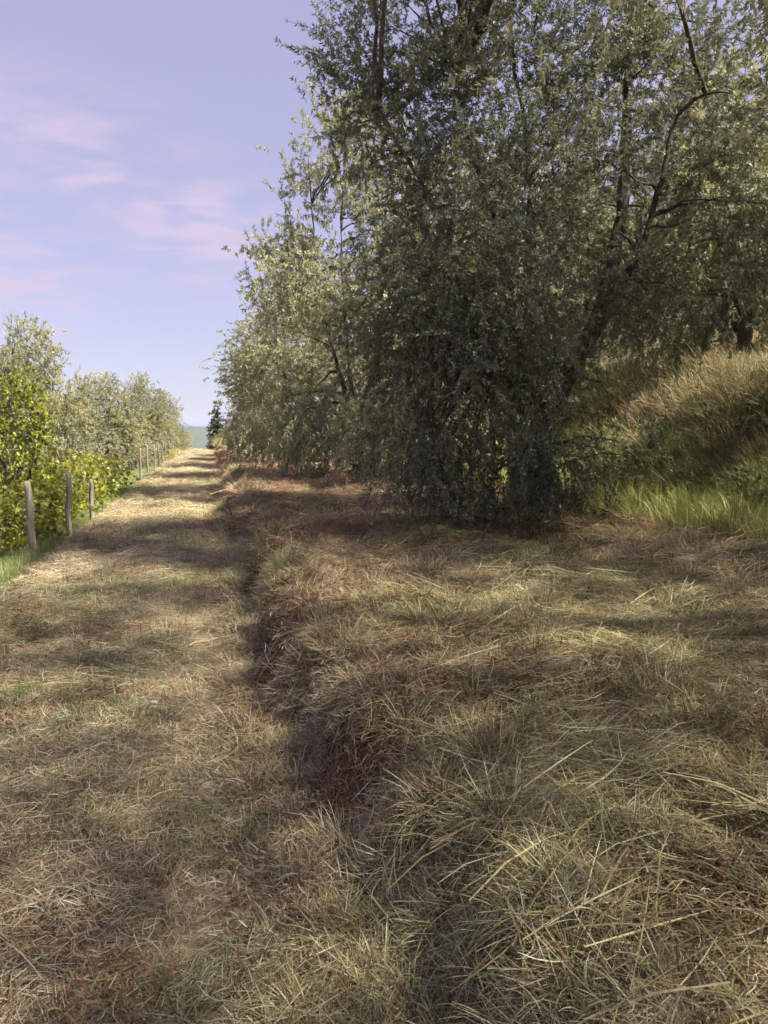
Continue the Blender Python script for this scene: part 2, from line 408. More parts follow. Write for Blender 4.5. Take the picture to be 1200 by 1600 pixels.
OLIVE_COLS = np.array([[.115, .150, .098], [.160, .190, .128], [.095, .122, .078], [.215, .23, .16], [.20, .19, .11], [.28, .26, .145]])
def build_tree(name, rng, trunks, lobes, n_clu, per_clu, n_leaf, leaf_l, leaf_w, tpl, mat, cols, bark=M_BARK, sig=0.2,
               twig_l=(0.3, 0.65), droop=0.5, n_branch=5, twig_wood=True, flip=0.5, wood_scale=1.0, bare=0):
    """lobes: rows (x,y,z,rx,ry,rz,weight,droop). returns list of (part name, mesh, kind)"""
    parts = []
    limb_pts = []
    for k, (pts, r0, r1) in enumerate(trunks):
        P = resample(pts, max(6, int(len(pts) * 4)), rng, 0.012 * wood_scale)
        rad = np.linspace(r0, r1, len(P)) * (1 + 0.10 * rng.normal(size=len(P)))
        if k == 0:
            rad[0] *= 1.5; rad[1] *= 1.2
        V, f = tube(P, rad, 9)
        parts.append(('trunk' if k == 0 else 'limb', mesh_np(name + '_limb', V, f, [bark], smooth=True), None))
        limb_pts.append(P[len(P) // 3:] if k == 0 else P)
    LP = np.concatenate(limb_pts)
    lobes = np.asarray(lobes, float)
    # boughs running from the limbs into the lobes
    wood = []
    for lb in lobes:
        for _ in range(max(1, int(round(n_branch * min(1.0, lb[6]))))):
            tgt = lb[:3] + unit(rng.normal(size=3)) * lb[3:6] * rng.uniform(0.4, 0.95)
            cost = np.linalg.norm(LP - tgt, axis=1) + 0.6 * np.clip(LP[:, 2] - tgt[2], 0, None) * (lb[7] < 0.6)
            s = LP[np.argmin(cost + rng.uniform(0, 0.3, len(LP)))]
            L = np.linalg.norm(tgt - s)
            mid = 0.5 * (s + tgt) + np.array([0, 0, 0.16 * L]) + rng.normal(0, 0.06 * L, 3)
            t = np.linspace(0, 1, 9)[:, None]
            P = (1 - t) ** 2 * s + 2 * t * (1 - t) * mid + t ** 2 * tgt
            P[1:-1] += rng.normal(0, 0.018, (7, 3))
            r0 = (0.012 + 0.010 * L) * wood_scale
            wood.append(tube(P, np.linspace(r0, 0.004, 9), 5))
    V, f = merge(wood)
    parts.append(('branches', mesh_np(name + '_branches', V, f, [bark], smooth=True), 'stuff'))
    # twig clusters
    p = lobes[:, 6] * lobes[:, 3] * lobes[:, 4] * lobes[:, 5]; p = p / p.sum()
    li = rng.choice(len(lobes), n_clu, p=p)
    u = unit(rng.normal(size=(n_clu, 3)))
    rr = rng.uniform(0, 1, (n_clu, 1)) ** 0.42
    C = lobes[li, :3] + u * rr * lobes[li, 3:6]
    ti = np.repeat(np.arange(n_clu), per_clu)
    nt = len(ti)
    B = C[ti] + rng.normal(0, sig, (nt, 3))
    dr = lobes[li, 7][ti][:, None]
    out = u[ti] * 0.7 + rng.normal(0, 0.55, (nt, 3))
    D0 = unit(out + np.array([0, 0, 1]) * (0.75 - 1.7 * dr))
    TL = rng.uniform(*twig_l, nt)
    K = 4
    tt = np.linspace(0, 1, K)
    sag = (0.12 + droop * dr) * rng.uniform(0.3, 1.2, (nt, 1))
    TP = B[:, None] + D0[:, None] * (TL[:, None] * tt)[..., None]
    TP[..., 2] -= sag * (TL[:, None] * tt ** 2)
    if twig_wood:
        ta = unit(np.cross(D0, rng.normal(size=(nt, 3))))
        tb = unit(np.cross(D0, ta))
        w = 0.0035 * np.linspace(1, 0.4, K)
        o3 = [ta, -0.5 * ta + 0.866 * tb, -0.5 * ta - 0.866 * tb]
        TV = np.stack([TP + q[:, None] * w[None, :, None] for q in o3], 2).reshape(-1, 3)
        base = (np.arange(nt) * K * 3)[:, None, None]
        i = (np.arange(K - 1) * 3)[None, :, None]; j = np.arange(3)[None, None, :]; j2 = (j + 1) % 3
        TF = np.stack([base + i + j, base + i + j2, base + i + 3 + j2, base + i + 3 + j], -1).reshape(-1, 4)
    # leaves in pairs along the twigs
    s = rng.uniform(0.08, 1.0, (nt, n_leaf))
    seg = np.minimum((s * (K - 1)).astype(int), K - 2); fr = s * (K - 1) - seg
    I = np.arange(nt)[:, None]
    P = TP[I, seg] * (1 - fr[..., None]) + TP[I, seg + 1] * fr[..., None]
    T = unit(TP[I, seg + 1] - TP[I, seg])
    P = P.reshape(-1, 3); T = T.reshape(-1, 3); n = len(P)
    side = unit(np.cross(T, rng.normal(size=(n, 3))))
    LD = unit(T * rng.uniform(0.3, 1.0, (n, 1)) + side * 0.8 + rng.normal(0, 0.15, (n, 3)) + np.array([0, 0, -0.1]))
    LN = unit(np.array([0, 0, 1.0]) * flip + rng.normal(0, 0.6, (n, 3)))
    L = rng.uniform(*leaf_l, n); W = L * rng.uniform(*leaf_w, n)
    V, fs, k = leaves(P, LD, LN, L, W, tpl)
    cidx = rng.integers(0, len(cols), n)
    clc = 1 + 0.32 * rng.normal(size=n_clu); warm = rng.normal(0, .10, (n_clu, 1)) * np.array([[1.0, .3, -1.0]])
    cc = cols[cidx] * rng.uniform(0.8, 1.2, (n, 1)) * np.clip(clc, 0.5, 1.8)[np.repeat(ti, n_leaf)][:, None] * (1 + warm[np.repeat(ti, n_leaf)])
    cv = np.repeat(cc, k, axis=0)
    nleaf_f = sum(len(q) for q in fs)
    me = mesh_np(name + '_crown', V, fs, [mat], col=cv)
    parts.append(('crown', me, 'stuff'))
    if twig_wood:
        parts.append(('twigs', mesh_np(name + '_twigs', TV, TF, [bark]), 'stuff'))
    return parts
def plant(name, parts, loc, rz, sc, label, cat, group=None):
    root = obj(name, None, label=label, cat=cat, group=group)
    root.empty_display_size = 0.3
    root.location = loc; root.rotation_euler = (0, 0, rz); root.scale = sc if hasattr(sc, '__len__') else (sc,) * 3
    for nm, me, kind in parts:
        obj(nm, me, parent=root, kind=kind)
    return root
def ground(x, y, dz=-0.05): return (float(x), float(y), float(H(x, y)) + dz)

# ------------------------------------------------------------------ the big olive by the terrace edge
rng = np.random.default_rng(11)
T1 = at(848, 782, 9.6)[:2]
T1z = float(H(T1[0], T1[1]))
o1 = np.array([T1[0], T1[1], T1z - 0.05])
def q(px, py, d): return at(px, py, d) - o1
trunks1 = [([q(848, 800, 9.6), q(840, 730, 9.55), q(846, 660, 9.55), q(862, 610, 9.55)], 0.155, 0.13),
           ([q(848, 650, 9.55), q(818, 590, 9.5), q(800, 510, 9.4), q(796, 420, 9.3), q(770, 330, 9.2), q(735, 230, 9.0), q(715, 110, 8.9)], 0.085, 0.02),
           ([q(858, 630, 9.55), q(905, 560, 9.6), q(940, 490, 9.7), q(962, 400, 9.8), q(975, 280, 9.9), q(980, 150, 9.9), q(992, -20, 9.8), q(1000, -200, 9.7)], 0.115, 0.025),
           ([q(850, 650, 9.5), q(833, 590, 9.8), q(825, 480, 10.1), q(830, 370, 10.4), q(822, 220, 10.5), q(800, 60, 10.5)], 0.07, 0.02),
           ([q(925, 510, 9.65), q(990, 420, 9.4), q(1030, 300, 9.2), q(1050, 200, 9.1), q(1090, 140, 9.0), q(1140, 145, 8.9)], 0.05, 0.014),
           ([q(840, 640, 9.5), q(790, 570, 9.0), q(730, 480, 8.6), q(690, 350, 8.4), q(640, 250, 8.3), q(590, 170, 8.3)], 0.06, 0.014),
           ([q(905, 560, 9.6), q(950, 520, 10.4), q(1000, 420, 11.0), q(1010, 300, 11.4)], 0.055, 0.015)]
def lob(px, py, rx, ry, d, rd, w, dr):
    c = q(px, py, d); s = d / F_PX
    return (*c, rx * s, rd, ry * s, w, dr)
lobes1 = [lob(640, 130, 130, 100, 8.6, 0.8, .95, .1), lob(555, 150, 60, 75, 8.7, 0.5, .95, .15), lob(590, 60, 50, 55, 8.8, .4, .8, .05), lob(622, 250, 65, 70, 8.5, .5, .9, .3), lob(760, 40, 160, 130, 9.3, 1.0, .7, .05),
          lob(700, 320, 130, 120, 8.0, 0.9, 1.0, .4), lob(640, 400, 60, 100, 8.2, .6, 1.0, .6), lob(640, 530, 65, 110, 8.4, 0.7, 1.1, .7), lob(645, 650, 50, 75, 8.6, .5, .9, .8),
          lob(690, 640, 80, 110, 8.0, 0.7, 1.1, .9), lob(662, 732, 42, 44, 8.0, 0.4, 1.2, 1.0), lob(730, 700, 60, 70, 8.6, .6, 1.0, 1),
          lob(790, 560, 110, 120, 8.3, 0.6, .75, .8), lob(830, 300, 140, 140, 9.3, 1.0, .65, .3), lob(740, 460, 110, 110, 8.2, .8, 1.0, .6),
          lob(810, 718, 70, 48, 8.5, 0.5, 1.2, 1.0), lob(880, 720, 65, 65, 8.6, 0.5, 1.5, .9), lob(830, 690, 60, 60, 8.3, .4, 1.3, .9), lob(740, 745, 70, 30, 8.3, .5, 1.2, .9), lob(965, 670, 45, 80, 8.6, 0.4, .9, 1.0), lob(905, 620, 50, 60, 8.6, .4, .6, 1.0),
          lob(930, 340, 90, 140, 9.3, .8, .6, .4), lob(1080, 230, 120, 110, 9.6, .8, .60, .4), lob(1140, 330, 90, 90, 9.2, .7, .65, .5), lob(1150, 110, 110, 90, 9.8, .7, .6, .2), lob(1060, 60, 90, 80, 9.8, .7, .6, .2),
          lob(1030, 440, 80, 80, 9.0, .6, .6, .7), lob(1110, 470, 60, 60, 8.8, .4, .35, .8), lob(950, 60, 130, 100, 9.6, .9, .65, .2), lob(890, 480, 70, 80, 8.9, .5, .6, .6), lob(850, 620, 60, 70, 8.8, .4, .6, .8),
          lob(800, -170, 220, 130, 9.4, 1.4, .7, .05), lob(1000, -160, 150, 110, 9.8, 1.2, .6, .05), lob(620, -20, 80, 70, 9.0, .7, .5, .0), lob(760, -190, 170, 110, 7.3, .9, .9, .1), lob(960, -200, 150, 110, 7.2, .9, .9, .1), lob(620, -150, 120, 100, 7.8, .8, .8, .1),  # forward lobes above the frame are added to shade the track
          lob(700, 380, 120, 160, 10.8, .9, .5, .4), lob(760, 600, 110, 120, 10.6, .7, .4, .8), lob(900, 200, 160, 160, 11.2, .9, .35, .2)]
t1 = build_tree('big_olive', rng, trunks1, lobes1, 830, 11, 44, (0.040, 0.064), (0.23, 0.32), T_DIAMOND, M_OLIVE_SHADED, OLIVE_COLS * np.array([.60, .64, .62]), sig=0.16, n_branch=4, twig_l=(.22, .55))  # palette darkened so the leaf colour carries the crown's shade
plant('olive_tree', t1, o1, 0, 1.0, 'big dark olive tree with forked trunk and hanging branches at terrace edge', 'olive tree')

# ------------------------------------------------------------------ olive kinds for the rows
def olive_kind(seed, h, r, low, n_clu, per, nl, ll, dens=1.0, stems=3, sig=0.22, twig_wood=True):
    rng = np.random.default_rng(seed)
    trunks = [([(0, 0, -0.1), (0.05, 0.03, 0.4), (-0.03, 0.06, 0.9), (0, 0, 1.3)], 0.17, 0.12)]
    for k in range(stems):
        a = 2 * math.pi * (k + rng.uniform(-.2, .2)) / stems + seed
        c, s = math.cos(a), math.sin(a)
        trunks.append(([(0, 0, 1.05), (c * .35, s * .35, 1.8), (c * .8 * r / 3, s * .8 * r / 3, 3.0), (c * 1.1 * r / 3, s * 1.1 * r / 3, h * 0.55), (c * 1.2 * r / 3, s * 1.2 * r / 3, h * 0.72)], 0.075, 0.012))
    lobes = []
    for k in range(9):                                    # skirt
        a = 2 * math.pi * k / 9 + rng.uniform(-.25, .25); d = r * rng.uniform(.62, .8)
        lobes.append((d * math.cos(a), d * math.sin(a), low + 0.8 + rng.uniform(-.1, .4), r * .34, r * .34, 0.95, 1.0 * dens, 0.72))
    for k in range(9):                                    # belly
        a = 2 * math.pi * (k + .5) / 9 + rng.uniform(-.25, .25); d = r * rng.uniform(.5, .74)
        lobes.append((d * math.cos(a), d * math.sin(a), h * rng.uniform(.42, .58), r * .36, r * .36, h * .14, 0.95 * dens, 0.32))
    for k in range(6):                                    # shoulders
        a = 2 * math.pi * k / 6 + rng.uniform(-.3, .3); d = r * rng.uniform(.3, .5)
        lobes.append((d * math.cos(a), d * math.sin(a), h * rng.uniform(.70, .82), r * .30, r * .30, h * .13, 0.85 * dens, 0.15))
    for k in range(3):
        a = 2 * math.pi * k / 3 + seed; d = r * .16
        lobes.append((d * math.cos(a), d * math.sin(a), h * rng.uniform(.88, .95), r * .2, r * .2, h * .09, 0.7 * dens, 0.0))
    return build_tree('olive_kind', rng, trunks, lobes, n_clu, per, nl, ll, (0.24, 0.34), T_DIAMOND, M_OLIVE, OLIVE_COLS * np.array([1.45, 1.33, 1.12]), sig=sig, n_branch=2, twig_l=(0.2, 0.5), twig_wood=twig_wood)  # palette warmed and brightened: sunlight put into the row's leaf colour
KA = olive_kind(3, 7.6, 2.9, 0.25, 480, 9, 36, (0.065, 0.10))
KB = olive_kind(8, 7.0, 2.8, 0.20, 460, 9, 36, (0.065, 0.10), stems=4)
KD = olive_kind(21, 7.6, 3.0, 1.4, 2500, 1, 34, (0.06, 0.095), sig=.3, twig_wood=False)  # thin even crown, shaped to cast soft shade
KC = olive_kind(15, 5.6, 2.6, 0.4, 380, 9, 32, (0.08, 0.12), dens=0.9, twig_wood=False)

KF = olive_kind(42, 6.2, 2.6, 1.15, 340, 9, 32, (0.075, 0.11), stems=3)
KE = olive_kind(33, 9.9, 3.6, 4.9, 3000, 1, 34, (0.055, 0.085), stems=4, sig=.3, twig_wood=False)  # high sparse crown, shaped to shade the foreground evenly from above the frame
ROW = 'olive trees in the row along the terrace'
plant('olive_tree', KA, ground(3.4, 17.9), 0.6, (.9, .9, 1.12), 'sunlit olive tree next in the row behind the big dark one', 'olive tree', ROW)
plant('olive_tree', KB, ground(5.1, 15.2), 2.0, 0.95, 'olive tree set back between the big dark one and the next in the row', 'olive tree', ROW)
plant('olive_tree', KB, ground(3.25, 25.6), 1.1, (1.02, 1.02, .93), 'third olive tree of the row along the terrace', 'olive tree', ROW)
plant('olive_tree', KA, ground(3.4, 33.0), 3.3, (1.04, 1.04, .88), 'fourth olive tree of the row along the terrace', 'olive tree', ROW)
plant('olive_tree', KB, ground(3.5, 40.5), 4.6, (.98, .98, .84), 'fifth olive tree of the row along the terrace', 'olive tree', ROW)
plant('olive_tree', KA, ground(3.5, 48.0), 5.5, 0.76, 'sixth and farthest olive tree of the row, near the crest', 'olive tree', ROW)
# row neighbours near the viewpoint, plus unseen olives added to shade the foreground
plant('olive_tree', KE, ground(4.5, 3.2), 1.9, 1.0, 'olive tree beside the viewpoint whose branch tips overhang the terrace', 'olive tree', ROW)
plant('olive_tree', KD, ground(3.8, -3.8), 0.2, 1.0, 'olive tree of the row behind the viewpoint', 'olive tree', ROW)
plant('olive_tree', KD, ground(8.2, -1.5), 3.1, 1.0, 'unseen olive tree added behind the viewpoint at the bank foot for shade', 'olive tree', ROW)
plant('olive_tree', KE, ground(2.8, -1.5), 4.0, .95, 'high-pruned unseen olive tree added just behind the viewpoint for shade', 'olive tree', ROW)
UP = 'olive trees on the upper terrace'
for k, (kd, x, y, rz, s, lb) in enumerate([
        (KF, 9.9, 12.9, 0.3, 1.0, 'olive tree on the bank crest above the leafy sapling'),
        (KD, 8.4, 4.5, 2.3, 1.2, 'olive tree added on the bank beside the viewpoint for its shade'),  # added to shade the foreground and the big olive
        (KF, 10.4, 20.5, 1.3, 1.1, 'olive tree on the upper terrace behind the big dark one'),
        (KB, 9.2, 27.0, 4.0, .85, 'olive tree on the upper terrace behind the third row tree'),
        (KC, 9.0, 35.5, 0.9, 1.0, 'olive tree on the upper terrace behind the fourth row tree'),
        (KF, 15.6, 14.5, 2.9, 1.1, 'olive tree on the second terrace up the slope'),
        (KF, 15.2, 22.0, 5.0, 1.1, 'olive tree high on the slope between two terraces'),
        (KF, 12.6, 16.6, 2.2, 1.0, 'olive tree just behind the crest olive on the upper terrace'),
        (KC, 22.5, 19.0, 1.7, 1.1, 'highest olive tree on the slope'),
        (KC, 16.0, 31.0, 3.6, 1.1, 'far olive tree high on the slope')]):
    plant('olive_tree', kd, ground(x, y), rz, s, lb, 'olive tree', UP)

LEFT = 'olive trees beyond the vineyard posts'
def left_tree(kd, px, d, rz, s, lb):
    p = at(px, 680, d)
    plant('olive_tree', kd, ground(p[0], p[1]), rz, s, lb, 'olive tree', LEFT)
left_tree(KC, 50, 24, 0.4, (0.72, 0.72, 1.0), 'tall grey-green olive tree rising behind the yellow-green leafy tree')
left_tree(KC, -40, 25, 1.4, (.85, .85, .95), 'olive tree at the vineyard edge left of the yellow-green leafy tree')
left_tree(KC, 165, 37, 3.0, (.9, .9, .86), 'broad grey-green olive tree behind the low vines')
left_tree(KC, 224, 44, 2.0, (0.66, 0.66, 0.92), 'slim olive tree above the row of far posts')
left_tree(KC, 118, 45, 4.4, (1, 1, .84), 'olive tree half hidden behind the broad grey-green one')
left_tree(KC, 252, 58, 5.2, (.8, .8, .85), 'small far olive tree beside the tall yellow grass')
left_tree(KC, 268, 74, 0.7, (.7, .7, .75), 'last small olive tree before the crest')

# ------------------------------------------------------------------ conifer near the crest
rng = np.random.default_rng(5)
lb = [(0.1 * math.sin(k), 0.1 * math.cos(k * 2), 0.5 + k * 0.52, 0.75 * (1 - k / 8.5) + .12, 0.75 * (1 - k / 8.5) + .12, .42, 1.0, .2) for k in range(8)]
cf = build_tree('conifer', rng, [([(0, 0, -.2), (0, 0, 1.5), (0.03, 0, 4.2)], .1, .02)], lb, 130, 6, 22, (.10, .18), (.3, .45), T_DIAMOND, M_CONIF,
                np.array([[.022, .042, .016], [.035, .06, .02], [.03, .045, .02]]), sig=.1, twig_l=(.2, .4), twig_wood=False, n_branch=2)
p = at(340, 672, 76)
plant('conifer_tree', cf, (p[0], p[1], float(H(p[0], p[1])) - .1), 0, (1.15, 1.15, 1.12), 'dark green conifer standing at the crest of the track', 'conifer')

# ------------------------------------------------------------------ vineyard: posts, vines, leafy tree
def post(px, d, h, r, lean, seed, label, group='wooden vineyard posts'):
    rng = np.random.default_rng(seed)
    p = at(px, 680, d)
    zs = np.array([-0.35, 0, .2, .45, .7, .9, .975, 1.0]) * h; zs[0] = -0.3
    pts = np.stack([lean * zs + .008 * rng.normal(size=8), .02 * zs + .008 * rng.normal(size=8), zs], -1)
    rad = r * np.array([1.1, 1.08, 1.03, 1.0, .98, .95, .92, .62])
    V, f = tube(pts, rad, 10)
    V += rng.normal(0, r * .10, V.shape)
    n = len(V); V = np.concatenate([V, [pts[-1] + [0, 0, .008]]])
    capf = np.array([[n - 10 + k, n - 10 + (k + 1) % 10, n] for k in range(10)])
    me = mesh_np('post', V, [f, capf], [M_POST], smooth=False)
    o = obj('wooden_post', me, loc=(p[0], p[1], float(H(p[0], p[1]))), label=label, cat='post', group=group)
    return o
post(45, 10.3, 1.12, 0.050, -0.05, 1, 'weathered post with a slight lean standing in green grass under the leafy tree')
post(102, 12.0, 1.07, 0.043, 0.01, 2, 'pale upright post at the near end of the low vines')
post(138, 13.9, 0.80, 0.038, 0.03, 3, 'short post half hidden by the low vines')
for k, (px, d) in enumerate([(218, 24.5), (229, 27.5), (240, 30.5), (246.5, 33), (253, 36), (258, 39), (262.5, 43)]):
    post(px, d, 1.15 + .05 * math.sin(k * 2.1), 0.036, 0.03 * math.sin(k * 3.3), 10 + k,
         '%s far pale post of the line beyond the low vines' % ('first', 'second', 'third', 'fourth', 'fifth', 'sixth', 'last')[k], 'far posts in the line beyond the vines')

VCOLS = np.array([[.27, .28, .035], [.33, .32, .045], [.20, .23, .035], [.38, .34, .065], [.15, .18, .03], [.09, .12, .025], [.22, .23, .06]])
def vine_kind(seed):
    rng = np.random.default_rng(seed)
    trunks = [([(0, 0, -.1), (.03, .04, .25), (-.03, .02, .5), (0.0, 0, .75)], .035, .022),
              ([(0, 0, .6), (.02, .35, .72), (0, .9, .75)], .016, .007), ([(0, 0, .6), (-.02, -.35, .74), (0, -.9, .75)], .016, .007)]
    lobes = []
    for k in range(7):
        y = -1.05 + .35 * k
        lobes.append((rng.uniform(-.15, .15), y, .92 + rng.uniform(-.06, .12), .42, .30, .34, 1.0, .55))
        lobes.append((rng.uniform(.1, .35), y + .15, .58 + rng.uniform(-.1, .1), .28, .26, .25, .35, .8))
    return build_tree('vine', rng, trunks, lobes, 70, 4, 8, (.05, .09), (.85, 1.05), T_VINE, M_VLEAF, VCOLS, sig=.12, twig_l=(.25, .5), n_branch=1, wood_scale=.5, flip=.7)
V1, V2 = vine_kind(1), vine_kind(2)
VG = 'low grape vines along the posts'
vl = ['low yellow-green vine behind the pale upright post', 'low yellow-green vine beside the short half-hidden post']
for k, y in enumerate([12.6, 14.6, 16.6, 18.6, 20.6, 22.6]):
    x = -2.9 - 0.08 * math.sin(k * 1.7)
    plant('grape_vine', (V1, V2)[k % 2], ground(x, y, -.02), 0.1 * math.sin(k), (1, 1, (.86, .95, 1.02, 1.0, .92, .8)[k]),
          vl[k] if k < 2 else ('third', 'fourth', 'fifth')[k - 2] + ' yellow-green vine of the low row counted from the pale post' if k < 5 else 'last low vine before the far posts', 'vine', VG)
for k, (x, y) in enumerate([(-6.4, 14), (-6.5, 16.5), (-6.6, 19), (-6.6, 21.5), (-6.7, 24)]):
    plant('grape_vine', (V2, V1)[k % 2], ground(x, y, -.02), .2, 1.1, ('first', 'second', 'third', 'fourth', 'fifth')[k] + ' vine of the second row on the slope below the posts', 'vine', 'vines of the second row')

rng = np.random.default_rng(23)
tr = [([(0, 0, -.1), (.04, 0, .6), (-.05, .05, 1.2), (.05, 0, 1.7)], .075, .05),
      ([(0, 0, 1.2), (.35, -.1, 1.7), (.6, -.1, 2.2), (.65, 0, 2.7)], .035, .012), ([(0, 0, 1.3), (-.4, .1, 1.8), (-.6, .1, 2.4)], .035, .012)]
lobes = [(-.55, 0, 2.1, .55, .5, .5, 1, .5), (.1, -.1, 2.5, .6, .5, .5, 1, .4), (.0, 0, 3.05, .45, .4, .45, .9, .2), (-.7, .1, 1.45, .5, .45, .5, .9, .8),
         (.55, 0, 2.0, .4, .4, .5, .9, .6), (.1, -.2, 1.55, .5, .4, .4, .8, .8), (-1.2, .2, 1.8, .5, .5, .6, .9, .6), (-1.1, .1, 2.6, .5, .45, .45, .8, .3), (.45, .1, 3.0, .3, .3, .3, .7, .1)]
bt = build_tree('leafy_tree', rng, tr, lobes, 140, 5, 9, (.045, .085), (.7, .95), T_VINE, M_VLEAF, VCOLS * np.array([.85, .95, .9]), sig=.13, twig_l=(.25, .5), n_branch=2, flip=.6)
p = at(42, 680, 12.6)
plant('leafy_tree', bt, ground(p[0] - .15, p[1]), 0.2, (.66, .75, .86), 'small tree with broad yellow-green leaves behind the leaning post', 'tree')

# ------------------------------------------------------------------ sapling and weeds below the big bank
def sapling(seed, h, n_arch, label, px, py_d, nleaf=16, cols=None):
    rng = np.random.default_rng(seed)
    parts, stems, P, D, N = [], [], [], [], []
    for k in range(n_arch):
        a = rng.uniform(0, 2 * math.pi); hh = h * rng.uniform(.55, 1.0); sp = rng.uniform(.25, .7) * h * .6
        t = np.linspace(0, 1, 9)[:, None]
        pts = np.concatenate([math.cos(a) * sp * t ** 1.6, math.sin(a) * sp * t ** 1.6, hh * (t - .28 * t ** 3)], 1) + rng.normal(0, .01, (9, 3)) * t
        parts.append(('stem', mesh_np('stem', *tube(pts, np.linspace(.009, .003, 9), 5), [M_TWIG], smooth=True), None))
        for b in range(7):                                   # side shoots with paired leaflets
            i = rng.integers(3, 9); s0 = pts[min(i, 8)]
            d = unit(np.array([math.cos(a) + rng.normal(0, .9), math.sin(a) + rng.normal(0, .9), rng.uniform(-.1, .5)]))
            L = rng.uniform(.15, .35); tt = np.linspace(0, 1, 5)[:, None]
            sp_ = s0 + d * L * tt - np.array([0, 0, .12]) * L * tt ** 2
            stems.append(tube(sp_, np.linspace(.003, .0015, 5), 3))
            for m in range(nleaf):
                f = (m // 2 + 1) / (nleaf // 2 + .5)
                sd = unit(np.cross(d, [0, 0, 1])) * (1 if m % 2 else -1)
                P.append(s0 + d * L * f - np.array([0, 0, .12]) * L * f * f); D.append(sd + d * .5 + rng.normal(0, .15, 3)); N.append(np.array([0, 0, 1.]) + rng.normal(0, .3, 3))
    P, D, N = map(np.array, (P, D, N)); n = len(P)
    L = rng.uniform(.03, .055, n)
    V, fs, k = leaves(P, D, N, L, L * .55, T_OVAL)
    cols = np.array([[.17, .21, .085], [.22, .25, .115], [.12, .16, .055]]) if cols is None else cols
    me = mesh_np('leaves', V, fs, [M_WEED], col=np.repeat(cols[rng.integers(0, 3, n)], k, axis=0))
    parts.append(('leaves', me, 'stuff'))
    parts.append(('shoots', mesh_np('shoots', *merge(stems), [M_TWIG]), 'stuff'))
    p = at(px, 700, py_d)
    return plant('sapling', parts, ground(p[0], p[1], -.02), 0, 1, label, 'sapling')
sapling(4, 1.35, 5, 'pale-leaved sapling with arching stems at the foot of the bank', 1145, 9.3)
sapling(6, 0.8, 4, 'low leafy sapling in the tall grass below the bank', 1085, 9.0)
sapling(9, 1.5, 4, 'leafy sapling on the bank beneath the crest olive', 1215, 9.6)

sapling(14, 0.9, 5, 'bushy low sapling halfway up the bank', 1080, 10.6)
sapling(17, 1.1, 5, 'leafy sapling at the bank foot beside the big olive', 1020, 9.8)
sapling(19, 0.7, 4, 'small sapling near the crest of the bank', 1165, 11.2)
def dry_stalk(px, d, h, lean, seed, label, group):
    rng = np.random.default_rng(seed); p = at(px, 700, d)
    t = np.linspace(0, 1, 8)[:, None]
    pts = np.concatenate([lean * h * t ** 1.5, .1 * h * t ** 2 * rng.normal(), h * t], 1)
    V, f = tube(pts, np.linspace(.006, .002, 8), 5)
    root = obj('dry_stalk', mesh_np('stalk', V, f, [M_TWIG]), loc=ground(p[0], p[1], -.02), label=label, cat='weed', group=group)
    n = 26
    P = pts[-1] - np.array([0, 0, 1]) * rng.uniform(0, .12, (n, 1)) * h; D = rng.normal(0, 1, (n, 3)) + np.array([0, 0, .8])
    V, fs, k = leaves(P, D, rng.normal(size=(n, 3)), rng.uniform(.015, .035, n), np.full(n, .007), T_DIAMOND)
    obj('seed_head', mesh_np('seed_head', V, fs, [M_WEED], col=np.tile([.34, .26, .15], (len(V), 1))), parent=root)
for k, (px, d, h, ln) in enumerate([(1010, 8.9, .75, -.1), (1048, 9.0, .65, .1), (1100, 8.8, .9, -.05), (1160, 8.9, 1.05, -.28), (1120, 9.2, .8, .2), (905, 9.2, .7, .05), (965, 9.0, .6, -.1), (1060, 8.6, .55, .3), (1185, 9.3, 1.0, .1)]):
    dry_stalk(px, d, h, ln, 40 + k, 'thin dry weed stalk rising from the grass below the bank', 'dry stalks below the bank')

# ------------------------------------------------------------------ grass and hay (uncountable)
STRAW = np.array([[.42, .32, .17], [.34, .25, .13], [.50, .41, .25], [.24, .165, .09], [.31, .28, .14], [.56, .49, .33], [.20, .14, .08]])
GREEN = np.array([[.13, .17, .055], [.18, .22, .08], [.10, .14, .05], [.24, .25, .11], [.30, .27, .13]])
BROWN = np.array([[.20, .125, .07], [.26, .165, .09], [.15, .09, .055], [.30, .21, .12], [.11, .07, .05]])
STRAW, BROWN = STRAW * np.array([1.20, 1.30, 1.62]), BROWN * np.array([1.35, 1.4, 1.5])
GREEN = GREEN * 1.15
def ribbons(P, W, S):
    """P (N,K,3) centre lines, W (N,K) widths, S (N,3) side vectors"""
    n, K, _ = P.shape
    V = np.stack([P - S[:, None] * W[..., None] * .5, P + S[:, None] * W[..., None] * .5], 2).reshape(-1, 3)
    i = (np.arange(n) * K * 2)[:, None] + (np.arange(K - 1) * 2)[None]
    f = np.stack([i, i + 1, i + 3, i + 2], -1).reshape(-1, 4)
    return V, f
SRC = {}
def src_collection(name): 
    c = bpy.data.collections.new(name); SRC[name] = c; return c
def add_src(coll, V, f, col, k):
    me = mesh_np(coll.name, V, f, [M_BLADE], col=np.repeat(col, k, axis=0))
    o = bpy.data.objects.new('%s_%02d' % (coll.name, len(coll.objects)), me); coll.objects.link(o)
